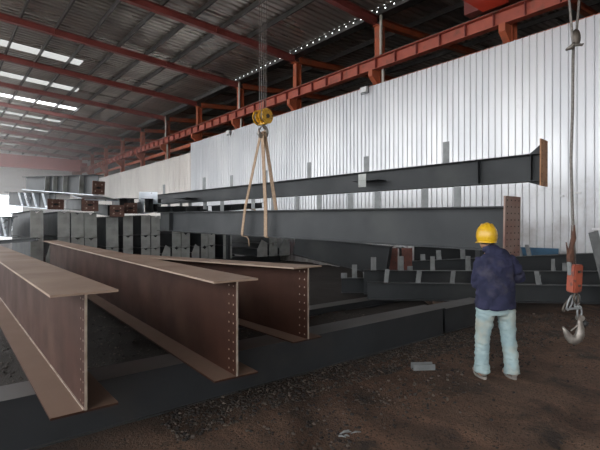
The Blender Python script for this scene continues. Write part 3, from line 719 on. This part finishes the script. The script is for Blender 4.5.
def hookpts(R, z0, zs):
    pts = [(0,0,zs),(0,0,z0+R*1.25)]; rr = [R*.22, R*.24]
    # centre of the bowl at (0, z0); eye above; opening on the -x side
    for k in range(15):
        a = math.radians(75 - 20.5*k); pts.append((R*math.cos(a)*.98, 0, z0+R*math.sin(a))); rr.append(R*(.30+.13*math.sin(math.pi*k/14)) if k < 12 else R*(.30-.08*(k-11)))
    return pts, rr
bm = bmesh.new(); pts, rr = hookpts(.12, .10, zc-.10); tube(bm, pts, rr, 12); obj('hook', bm, M['hooksteel'], t, smooth=True)
bm = bmesh.new(); tube(bm, [(-.03,0,.20), (-.085,0,.13)], [.012,.008], 6); obj('latch', bm, M['steel_dark'], t)
# wire ropes
for i, (ox, oy) in enumerate(((-.13,-.10),(-.0,-.10),(.0,.10),(.13,.10))):
    R0 = Matrix.Rotation(-YAW+.85, 3, 'Z'); q = R0 @ Vector((ox*1.0, oy, 0))
    tag(obj('wire_rope', tubeo([(hk.x+q.x, hk.y+q.y, hz(116)+.02), (hk.x+q.x*1.1, hk.y+q.y*1.1, 8.0)], .0065, 6), M['rope']), 'thin steel wire rope above the yellow block, %s of four' % ['leftmost','second from left','third from left','rightmost'][i], 'rope', 'hoist wire ropes')
# slings
def strap(bm, pts, w_, th, across):
    pts = [Vector(p) for p in pts]; rings = []
    for i, p in enumerate(pts):
        tt = (pts[min(i+1,len(pts)-1)]-pts[max(i-1,0)]).normalized(); a = Vector(across); a = (a-tt*a.dot(tt)).normalized(); b = tt.cross(a)
        rings.append([bm.verts.new(p+a*x+b*y) for x, y in ((-w_/2,-th/2),(w_/2,-th/2),(w_/2,th/2),(-w_/2,th/2))])
    for r0, r1 in zip(rings, rings[1:]):
        for k in range(4): bm.faces.new((r0[k], r0[(k+1)%4], r1[(k+1)%4], r1[k]))
    bm.faces.new(rings[0][::-1]); bm.faces.new(rings[-1])
zb1 = lambda y: 1.386+.144*(y-2.6)/10.9
def sling(y, lab, ww, off):
    zb = zb1(y); top = Vector((hk.x, hk.y+off, hz(134)+.015))
    bm = bmesh.new(); hw = .135
    pts = [top+Vector((-.03,0,0)), Vector((hk.x-hw, y, zb+.57)), Vector((hk.x-hw, y, zb+.02)), Vector((hk.x-hw+.02, y, zb-.012)), Vector((hk.x+hw-.02, y, zb-.012)), Vector((hk.x+hw, y, zb+.02)), Vector((hk.x+hw, y, zb+.57)), top+Vector((.03,0,0))]
    strap(bm, pts, ww, .012, (0,1,0)); strap(bm, [top+Vector((-.04,0,-.01)), top+Vector((0,0,.045)), top+Vector((.04,0,-.01))], ww, .014, (0,1,0))
    o = obj('lifting_sling', bm, M['sling']); tag(o, lab, 'sling', 'tan lifting slings')
sling(7.60, 'right tan lifting sling, wider and almost upright around the hanging girder', .11, -.03)
# left sling is choked: it rounds the girder and is hitched to its own leg at the top flange
y = 8.52; zb = zb1(y); hw = .135; top = Vector((hk.x-.03, hk.y+.03, hz(134)+.015)); bm = bmesh.new()
strap(bm, [top, (hk.x-hw, y-.12, zb+.58), (hk.x-hw, y, zb+.02), (hk.x-hw+.02, y, zb-.012), (hk.x+hw-.02, y, zb-.012), (hk.x+hw, y, zb+.02), (hk.x+hw, y-.12, zb+.57), (hk.x+hw-.02, y-.12, zb+.59), (hk.x-hw+.02, y-.12, zb+.60)], .085, .012, (0,1,0))
tag(obj('lifting_sling', bm, M['sling']), 'left tan lifting sling slanting down around the hanging girder', 'sling', 'tan lifting slings')
# loose sling tail
p = P(248, 238, F.dot(Vector((5.3,8.3,0))))
tag(obj('sling_tail', tubeo([(5.36,8.50,zb1(8.5)-.008),(5.33,8.30,zb1(8.4)-.03),(5.27,8.15,zb1(8.4)-.08),(5.27,8.12,zb1(8.4)-.22)], [.012,.012,.014,.010], 6), M['sling']), 'pale frayed tail hanging below the girder between the slings', 'strap')

# ------------------------------------------------------------------ right hand hook on its rope
dk = 4.5
def K(u, v): return P(u, v, dk)
base = K(574, 343)
t = thing('hanging_hook', 'steel hook hanging on short links below the orange weight at right', 'hook', base, (0,0,-YAW))
bm = bmesh.new()
path = [(.058,.245),(.060,.215),(.062,.18),(.066,.14),(.062,.09),(.042,.048),(.008,.028),(-.030,.036),(-.062,.072),(-.088,.120),(-.112,.165)]
rad = [.022,.026,.032,.040,.046,.050,.050,.044,.036,.024,.009]
tube(bm, [(q[0],0,q[1]) for q in path], [(r*.7, r) for r in rad], 12); obj('hook_body', bm, M['hooksteel'], t, smooth=True)
bm = bmesh.new(); tube(bm, [(.06,-.03,.255),(.06,.03,.255)], .032, 14); obj('eye', bm, M['hooksteel'], t)
bm = bmesh.new(); tube(bm, [(.062,0,.205),(.02,0,.165),(-.03,0,.125)], [.012,.010,.008], 8); obj('latch', bm, M['hooksteel'], t)
bm = bmesh.new(); ell(bm, (.115,0,.195), (.028,.02,.032), 12, 8); obj('latch_knob', bm, M['black'], t, smooth=True)
def link(cx, cz, rx, rz, rr_, m, tilt=0):
    bm = bmesh.new(); n = 16
    ring = [(cx+rx*math.cos(2*math.pi*k/n)+tilt*rz*math.sin(2*math.pi*k/n), .012*tilt*10, cz+rz*math.sin(2*math.pi*k/n)) for k in range(n+1)]
    tube(bm, ring, rr_, 6, cap=False); obj('shackle_link', bm, M[m], t, smooth=True)
link(.055, .315, .022, .060, .010, 'galv'); link(.045, .42, .020, .065, .010, 'galv', .2)
link(-.015, .40, .022, .075, .010, 'galv', .35); link(-.045, .37, .018, .06, .010, 'steel_dark', .5); link(.015, .455, .022, .05, .012, 'steel_dark', -.1)
bm = bmesh.new(); tube(bm, [(-.06,0,.345),(.07,0,.355)], .013, 8); obj('shackle_pin', bm, M['galv'], t)
# orange weight
q = K(574.5, 292)
bm = bmesh.new(); prism(bm, [(-.065,0),(.045,0),(.070,.28),(-.045,.28)], -.05, .05, 'y'); bmesh.ops.bevel(bm, geom=bm.edges[:], offset=.012, segments=2, affect='EDGES')
t = thing('hook_weight', 'worn orange-red weight block above the hanging hook', 'weight', q, (0,0,-YAW+.3))
obj('block', bm, M['orange'], t)
for zz in (.07,.21): obj('clamp_bolt', box(-.012, .012, -.062, -.048, zz-.012, zz+.012), M['steel_dark'], t)
# cable above it
tag(obj('hanging_cable', tubeo([K(575,268), K(573.5,238), K(572,200), K(571,160), K(572.5,110), K(573,60), K(573.5,42)], .014, 8), M['rope'], smooth=True), 'dark hanging cable between the pulley clamp and the orange weight', 'cable')
for i, (u0, u1) in enumerate(((573,565.3),(575.5,583))):
    a = K(u0, 44); b = K(u1, -50); c_ = a + (b-a)*1.0; up = Vector((b.x, b.y, 10.2))
    tag(obj('support_rope', tubeo([a, K((u0*.3+u1*.7)+ (0), -20), up], .012, 8), M['rope']), ['left rope strand spreading upward from the pulley clamp','right rope strand spreading upward from the pulley clamp'][i], 'rope')
t = thing('pulley_clamp', 'dark rope clamp with bent prongs where the two strands meet', 'clamp', K(575, 48), (0,0,-YAW))
bm = bmesh.new(); ell(bm, (.012,0,.105), (.045,.03,.09), 14, 10); obj('body', bm, M['steel_dark'], t, smooth=True)
bm = bmesh.new(); tube(bm, [(-.085,0,-.01),(-.06,0,.0),(-.02,0,.03),(.03,0,.035),(.07,0,.03),(.085,0,.045)], [.010,.016,.02,.018,.012,.008], 8); obj('prong', bm, M['hooksteel'], t, smooth=True)
bm = bmesh.new(); tube(bm, [(-.09,0,-.02),(-.03,0,.005),(-.01,0,.05)], [.012,.02,.02], 8); obj('prong', bm, M['steel_dark'], t, smooth=True)
# rag and sleeve around the cable
bm = bmesh.new(); tube(bm, [K(573.3,225), K(573.5,238), K(571.5,248), K(570,258), K(571,264)], [.016,.022,.022,.034,.02], 10)
for v in bm.verts: v.co += Vector((noise.noise(v.co*30), noise.noise(v.co*30+Vector((5,5,5))), 0))*.02
tag(obj('cable_rag', bm, M['rag'], smooth=True), 'rust-brown rag bound around the cable above the orange weight', 'rag')
bm = bmesh.new(); tube(bm, [K(566,242), K(568,252), K(567,262)], [.004,.012,.004], 6); tag(obj('rag_end', bm, M['rag']), 'thin loose rag end left of the cable', 'rag')
bm = bmesh.new(); tube(bm, [K(569.5,262), K(570,275)], [.025,.022], 8); tag(obj('cable_sleeve', bm, M['dull']), 'short galvanised sleeve beside the orange weight', 'sleeve')

# ------------------------------------------------------------------ worker
wd = 4.97
root = P(495.5, 0, wd); root.z = 0
W = thing('person', 'worker seen from behind in yellow hard hat, navy jacket and pale jeans', 'person', root, (0,0,-YAW))
def loft(bm, pts, radii, n=16):
    """radii (rx, ry) ; rings kept perpendicular to the path, rx along local x where possible"""
    pts = [Vector(p) for p in pts]; rings = []; ref = None
    for i, p in enumerate(pts):
        tt = (pts[min(i+1,len(pts)-1)]-pts[max(i-1,0)]).normalized()
        a = ref if ref is not None else (Vector((1,0,0)) if abs(tt.x) < .8 else Vector((0,0,1)))
        a = (a-tt*a.dot(tt)).normalized(); ref = a; b = tt.cross(a)
        rx, ry = radii[i] if hasattr(radii[i], '__len__') else (radii[i], radii[i])
        rings.append([bm.verts.new(p+a*rx*math.cos(2*math.pi*k/n)+b*ry*math.sin(2*math.pi*k/n)) for k in range(n)])
    for r0, r1 in zip(rings, rings[1:]):
        for k in range(n): bm.faces.new((r0[k], r0[(k+1)%n], r1[(k+1)%n], r1[k]))
    bm.faces.new(rings[0][::-1]); bm.faces.new(rings[-1])
def remeshed(name, bm, m, parent, vox, smooth_it=6, wr=0, wf=10, wz=1.0):
    bmesh.ops.recalc_face_normals(bm, faces=bm.faces[:])
    me = bpy.data.meshes.new(name); bm.to_mesh(me); bm.free()
    o = bpy.data.objects.new(name, me); COL.objects.link(o)
    r = o.modifiers.new('r', 'REMESH'); r.mode = 'VOXEL'; r.voxel_size = vox
    s = o.modifiers.new('s', 'SMOOTH'); s.iterations = smooth_it; s.factor = .5
    dg = bpy.context.evaluated_depsgraph_get(); dg.update()
    me2 = bpy.data.meshes.new_from_object(o.evaluated_get(dg)); o.modifiers.clear(); o.data = me2; me2.name = name
    me2.materials.clear(); me2.materials.append(m)
    if wr:
        nrm = [v.normal.copy() for v in me2.vertices]
        for v, n_ in zip(me2.vertices, nrm):
            q = Vector((v.co.x*wf, v.co.y*wf, v.co.z*wf*wz)); a = noise.noise(q)+.5*noise.noise(q*2.1+Vector((3,1,7)))
            v.co += n_*(wr*(abs(a)*1.6-.35))
    for p_ in me2.polygons: p_.use_smooth = True
    o.parent = parent; return o
HX = -.075; HC = Vector((HX, .06, 1.545))
SHR = Vector((.168,.01,1.305)); ELR = Vector((.292,.05,1.11)); WRR = Vector((.225,.25,1.31)); 
SHL = Vector((-.160,.01,1.295)); ELL = Vector((-.190,.04,1.04)); WRL = Vector((-.08,.27,1.20))
HPR = Vector((.11,.0,.84)); KNR = Vector((.155,.03,.48)); ANR = Vector((.175,-.01,.09))
HPL = Vector((-.10,.0,.84)); KNL = Vector((-.13,.03,.48)); ANL = Vector((-.155,.0,.10))
bm = bmesh.new()
loft(bm, [(0,0,.80),(0,.0,.92),(-.005,.01,1.05),(-.01,.01,1.2),(-.015,.015,1.32),(-.03,.02,1.39),(-.045,.03,1.44),(-.06,.045,1.50)], [(.15,.10),(.155,.11),(.14,.10),(.165,.11),(.165,.10),(.09,.07),(.055,.055),(.052,.055)])
for (a, b_, c_) in ((HPR,KNR,ANR),(HPL,KNL,ANL)):
    loft(bm, [a+Vector((0,0,.05)), a.lerp(b_,.4), b_, b_.lerp(c_,.3), c_, c_+Vector((0,.03,-.06))], [.095,.08,.058,.058,.038,.04])
    loft(bm, [c_+Vector((0,-.04,-.06)), c_+Vector((0,.06,-.05)), c_+Vector((0,.17,-.075))], [(.035,.03),(.04,.03),(.035,.015)])
for (a, b_, c_) in ((SHR,ELR,WRR),(SHL,ELL,WRL)): loft(bm, [a.lerp(Vector((0,0,1.36)), .4), a, a.lerp(b_,.5), b_, b_.lerp(c_,.35), c_], [.05,.055,.046,.04,.038,.026])
ell(bm, HC, (.075,.095,.115), 20, 14)                                   # skull
ell(bm, HC+Vector((0,.035,-.06)), (.058,.065,.062), 16, 10)             # jaw
ell(bm, HC+Vector((0,.100,-.025)), (.013,.022,.024), 10, 8)             # nose
for s in (-1, 1):
    ell(bm, HC+Vector((s*.077,-.002,-.02)), (.010,.018,.032), 10, 8)     # ears
    ell(bm, HC+Vector((s*.032,.082,.022)), (.022,.014,.008), 8, 6)       # brow
ell(bm, HC+Vector((0,.092,-.068)), (.024,.012,.006), 8, 6); ell(bm, HC+Vector((0,.090,-.079)), (.022,.013,.006), 8, 6)
# hands: palm, four fingers of unequal length, thumb from the side of the palm; local frame at wrist
def hand(bm, wr, fwd, palm_n, thumb_side):
    f = Vector(fwd).normalized(); n_ = Vector(palm_n); n_ = (n_-f*n_.dot(f)).normalized(); s = f.cross(n_)*thumb_side
    loft(bm, [wr, wr+f*.035, wr+f*.085], [(.024,.020),(.036,.016),(.040,.014)])
    ell(bm, wr+f*.05, (.040,.040,.018), 12, 8, Matrix((s, f, n_)).transposed())
    for k, (off, ln, r) in enumerate(((.030,.068,.0088),(.010,.076,.009),(-.010,.070,.0086),(-.029,.055,.0078))):
        b0 = wr+f*.07+s*off; p1 = wr+f*(.09+ln*.42)+s*off*1.15+n_*.006; p2 = p1+f*ln*.25+n_*ln*.22; p3 = p2+f*ln*.10+n_*ln*.26
        loft(bm, [b0, p1, p2, p3], [r*1.05, r, r*.93, r*.75], 8)
    b0 = wr+f*.02+s*.022; p1 = wr+f*.05+s*.055+n_*.012; p2 = wr+f*.082+s*.062+n_*.026
    loft(bm, [b0, p1, p2], [.013,.011,.008], 8)
hand(bm, WRR, (.12,.8,.35), (-.25,-.1,-1), 1)
hand(bm, WRL, (.25,.8,.25), (.2,-.1,-1), -1)
remeshed('body', bm, M['skin'], W, .0055, 3)
bm = bmesh.new()
for s in (-1, 1): ell(bm, HC+Vector((s*.032,.084,.004)), (.012,.010,.007), 10, 8)
obj('eyes', bm, M['white'], W, smooth=True)
# jacket
bm = bmesh.new()
loft(bm, [(.0,0,.775),(0,0,.86),(-.002,.0,.98),(-.006,.0,1.10),(-.01,.0,1.22),(-.012,.005,1.31),(-.02,.01,1.375),(-.04,.02,1.415),(-.055,.035,1.44)], [(.222,.178),(.218,.168),(.208,.148),(.205,.135),(.212,.135),(.205,.125),(.155,.10),(.085,.078),(.068,.068)], 24)
for (a, b_, c_) in ((SHR,ELR,WRR),(SHL,ELL,WRL)):
    loft(bm, [a.lerp(Vector((0,0,1.27)), .5), a, a.lerp(b_,.5), b_, b_.lerp(c_,.4), b_.lerp(c_,.93)], [.070,.078,.076,.071,.066,.052], 16)
jk = remeshed('jacket', bm, M['jacket'], W, .010, 4, .018, 6.5, 1.3)
bm = bmesh.new(); loft(bm, [(-.052,.03,1.415),(-.060,.042,1.462)], [(.076,.074),(.066,.066)], 20); obj('collar', bm, M['jacket'], jk, smooth=True)
# jeans
bm = bmesh.new()
loft(bm, [(0,0,.70),(0,0,.78),(0,0,.90)], [(.178,.120),(.176,.120),(.15,.105)], 20)
for (a, b_, c_) in ((HPR,KNR,ANR),(HPL,KNL,ANL)):
    loft(bm, [a+Vector((0,0,.02)), a.lerp(b_,.35), b_, b_.lerp(c_,.45), c_+Vector((0,0,.05)), c_+Vector((0,-.01,-.045))], [(.088,.09),(.100,.106),(.080,.085),(.076,.078),(.076,.084),(.084,.095)], 18)
remeshed('jeans', bm, M['jeans'], W, .010, 4, .012, 5.5, 3.0)
for (c_, tw_) in ((ANR,-.03),(ANL,.04)):
    rt = Matrix.Rotation(tw_, 3, 'Z')
    bm = bmesh.new()
    loft(bm, [c_+rt@Vector((0,-.085,-.045)), c_+rt@Vector((0,-.06,-.03)), c_+rt@Vector((0,0,-.02)), c_+rt@Vector((0,.08,-.038)), c_+rt@Vector((0,.15,-.052)), c_+rt@Vector((0,.185,-.062))], [(.03,.025),(.043,.04),(.046,.045),(.050,.036),(.044,.026),(.024,.016)])
    sh = remeshed('shoe', bm, M['shoe'], W, .008, 4)
    bm = bmesh.new(); zs = -.0; ring = []
    poly = [(math.sin(a)*(.050 if -.3 < math.cos(a) else .042), .05+math.cos(a)*-.145) for a in [2*math.pi*k/20 for k in range(20)]]
    pl = [(c_+rt@Vector((x, y, 0))) for x, y in poly]; prism(bm, [(q.x, q.y) for q in pl], .0, .028, 'z'); obj('sole', bm, M['sole'], sh)
# hair + helmet
bm = bmesh.new(); ell(bm, HC+Vector((0,-.010,-.008)), (.081,.094,.098), 20, 14)
for v in list(bm.verts):
    if v.co.y > HC.y+.02 and v.co.z < HC.z+.03: v.co.y = HC.y+.02; 
    if v.co.z < HC.z-.062: v.co.z = HC.z-.062
obj('hair', bm, M['hair'], W, smooth=True)
bm = bmesh.new(); hc = HC+Vector((0,-.005,.035)); n = 36; rings = []
for j in range(0, 11):
    th = math.radians(-32+122*j/10); ring = []
    for k in range(n):
        a = 2*math.pi*k/n; r = max(0, math.cos(th))**.80; z = math.sin(th)
        ridge = 1.0 + (.03*math.exp(-((abs(math.cos(a))-.0)/.10)**2) if j > 1 else 0) 
        x = .111*r*math.cos(a); y = .136*r*math.sin(a)
        rz_ = .135*z + (.014*(math.exp(-((x)/.012)**2)+math.exp(-((x-.042)/.010)**2)+math.exp(-((x+.042)/.010)**2)) if j > 2 else 0)
        ring.append(bm.verts.new(hc+Vector((x, y, rz_))))
    rings.append(ring)
for r0, r1 in zip(rings, rings[1:]):
    for k in range(n): bm.faces.new((r0[k], r0[(k+1)%n], r1[(k+1)%n], r1[k]))
bmesh.ops.remove_doubles(bm, verts=bm.verts[:], dist=.0006)
hm = obj('hard_hat', bm, M['helmet'], W, smooth=True)
bm = bmesh.new(); n = 36
for (zz, e) in ((-.036, 0),):
    inn = []; outr = []
    for k in range(n):
        a = 2*math.pi*k/n; fr = max(0, math.sin(a)); ex = -.010+.045*fr**2
        inn.append(bm.verts.new(hc+Vector((.099*math.cos(a), .120*math.sin(a), -.060)))); outr.append(bm.verts.new(hc+Vector(((.116+ex)*math.cos(a)*.97, (.138+ex)*math.sin(a), -.074-.008*fr))))
    for k in range(n): bm.faces.new((inn[k], inn[(k+1)%n], outr[(k+1)%n], outr[k]))
r = bmesh.ops.extrude_face_region(bm, geom=bm.faces[:]); bmesh.ops.translate(bm, vec=(0,0,-.005), verts=[v for v in r['geom'] if isinstance(v, bmesh.types.BMVert)])
obj('brim', bm, M['helmet'], hm, smooth=False)
bm = bmesh.new(); tube(bm, [HC+Vector((-.085,-.02,-.01)), HC+Vector((-.055,-.075,-.045)), HC+Vector((0,-.095,-.055)), HC+Vector((.055,-.075,-.045)), HC+Vector((.085,-.02,-.01))], (.012), 8); obj('nape_strap', bm, M['black'], hm)

# ------------------------------------------------------------------ ground clutter
def gravel(name, lab, spots, n, smin, smax, seed):
    rnd = random.Random(seed); bm = bmesh.new(); tmpl = None
    ico = [(0,0,-1),(.72,-.53,-.45),(-.28,-.85,-.45),(-.89,0,-.45),(-.28,.85,-.45),(.72,.53,-.45),(.28,-.85,.45),(-.72,-.53,.45),(-.72,.53,.45),(.28,.85,.45),(.89,0,.45),(0,0,1)]
    fc = [(0,1,2),(1,0,5),(0,2,3),(0,3,4),(0,4,5),(1,5,10),(2,1,6),(3,2,7),(4,3,8),(5,4,9),(1,10,6),(2,6,7),(3,7,8),(4,8,9),(5,9,10),(6,10,11),(7,6,11),(8,7,11),(9,8,11),(10,9,11)]
    for _ in range(n):
        x0,x1,y0,y1,wgt = rnd.choices(spots, [s[4] for s in spots])[0]
        x = rnd.uniform(x0,x1); y = y0+(y1-y0)*rnd.random()
        if math.hypot(x-4.85, y-2.45) < .32 or (F.x*x+F.y*y > 8.5 and x > 6.2): continue
        s = smin+(smax-smin)*rnd.random()**3; z = gz(x,y)+s*.25
        rot = Matrix.Rotation(rnd.uniform(0,6.3), 3, 'Z') @ Matrix.Rotation(rnd.uniform(-.5,.5), 3, 'X'); sc = (s*rnd.uniform(.8,1.3), s*rnd.uniform(.7,1.1), s*rnd.uniform(.45,.8))
        vs = [bm.verts.new(Vector((x,y,z)) + rot@Vector((p[0]*sc[0]*rnd.uniform(.8,1.15), p[1]*sc[1], p[2]*sc[2]))) for p in ico]
        for f in fc: bm.faces.new([vs[i] for i in f])
    o = obj(name, bm, M['gravel']); tag(o, lab, 'gravel', kind='stuff')
gravel('gravel', 'loose dark gravel and cinders strewn on the dirt floor', [(1.5,6.5,3.3,3.86,5),(2.0,6.0,2.4,3.2,1.2),(6.0,10.5,2.6,4.6,3),(3.4,9.5,4.3,8.0,4),(0.5,3.0,4.3,9.0,1.5),(0.5,7,.6,3.2,.35),(5.2,7.5,2.8,3.8,1.2)], 19000, .004, .022, 3)
q = P(423, 0, 5.25); q.z = gz(q.x, q.y)+.03
t = thing('pipe_offcut', 'short grey channel offcut lying on the dirt left of the worker', 'offcut', (q.x, q.y, q.z), (0,0,-YAW+.08))
bm = bmesh.new(); bx(bm, -.13, .13, -.05, .05, -.03, -.022); bx(bm, -.13, .13, -.05, -.042, -.022, .04); bx(bm, -.13, .13, .042, .05, -.022, .04); obj('channel', bm, M['dull'], t)
q = P(345, 0, 3.62); q.z = gz(q.x, q.y)
bm = bmesh.new(); rnd = random.Random(4)
for k in range(5):
    a = Vector((rnd.uniform(-.09,.06), rnd.uniform(-.03,.03), .006)); b_ = a+Vector((rnd.uniform(.03,.1), rnd.uniform(-.03,.03), rnd.uniform(0,.03)))
    tube(bm, [a, a.lerp(b_,.5)+Vector((0,0,.008)), b_], [.006,.009,.004], 6)
o = obj('scrap_wire', bm, M['dull']); o.location = q; o.rotation_euler = (0,0,-YAW); tag(o, 'pale twist of scrap lying on the foreground dirt', 'scrap')
# dust haze hanging in the far half of the hall
def haze(name, x0, x1, y0, y1, z0, z1, dens):
    m = bpy.data.materials.new('dust_haze'); m.use_nodes = True; nt = m.node_tree; nt.nodes.clear()
    o_ = nd(nt, 'ShaderNodeOutputMaterial'); v = nd(nt, 'ShaderNodeVolumeScatter'); v.inputs['Color'].default_value = (1,.92,.89,1); v.inputs['Density'].default_value = dens
    v.inputs['Anisotropy'].default_value = .3
    nt.links.new(v.outputs[0], o_.inputs['Volume'])
    o = obj(name, box(x0, x1, y0, y1, z0, z1), m); return tag(o, 'pale dust haze hanging in the far half of the hall', 'haze', kind='stuff')
haze('dust_haze', -11.5, 12.6, 25.5, 60.5, .06, 9.2, .019)
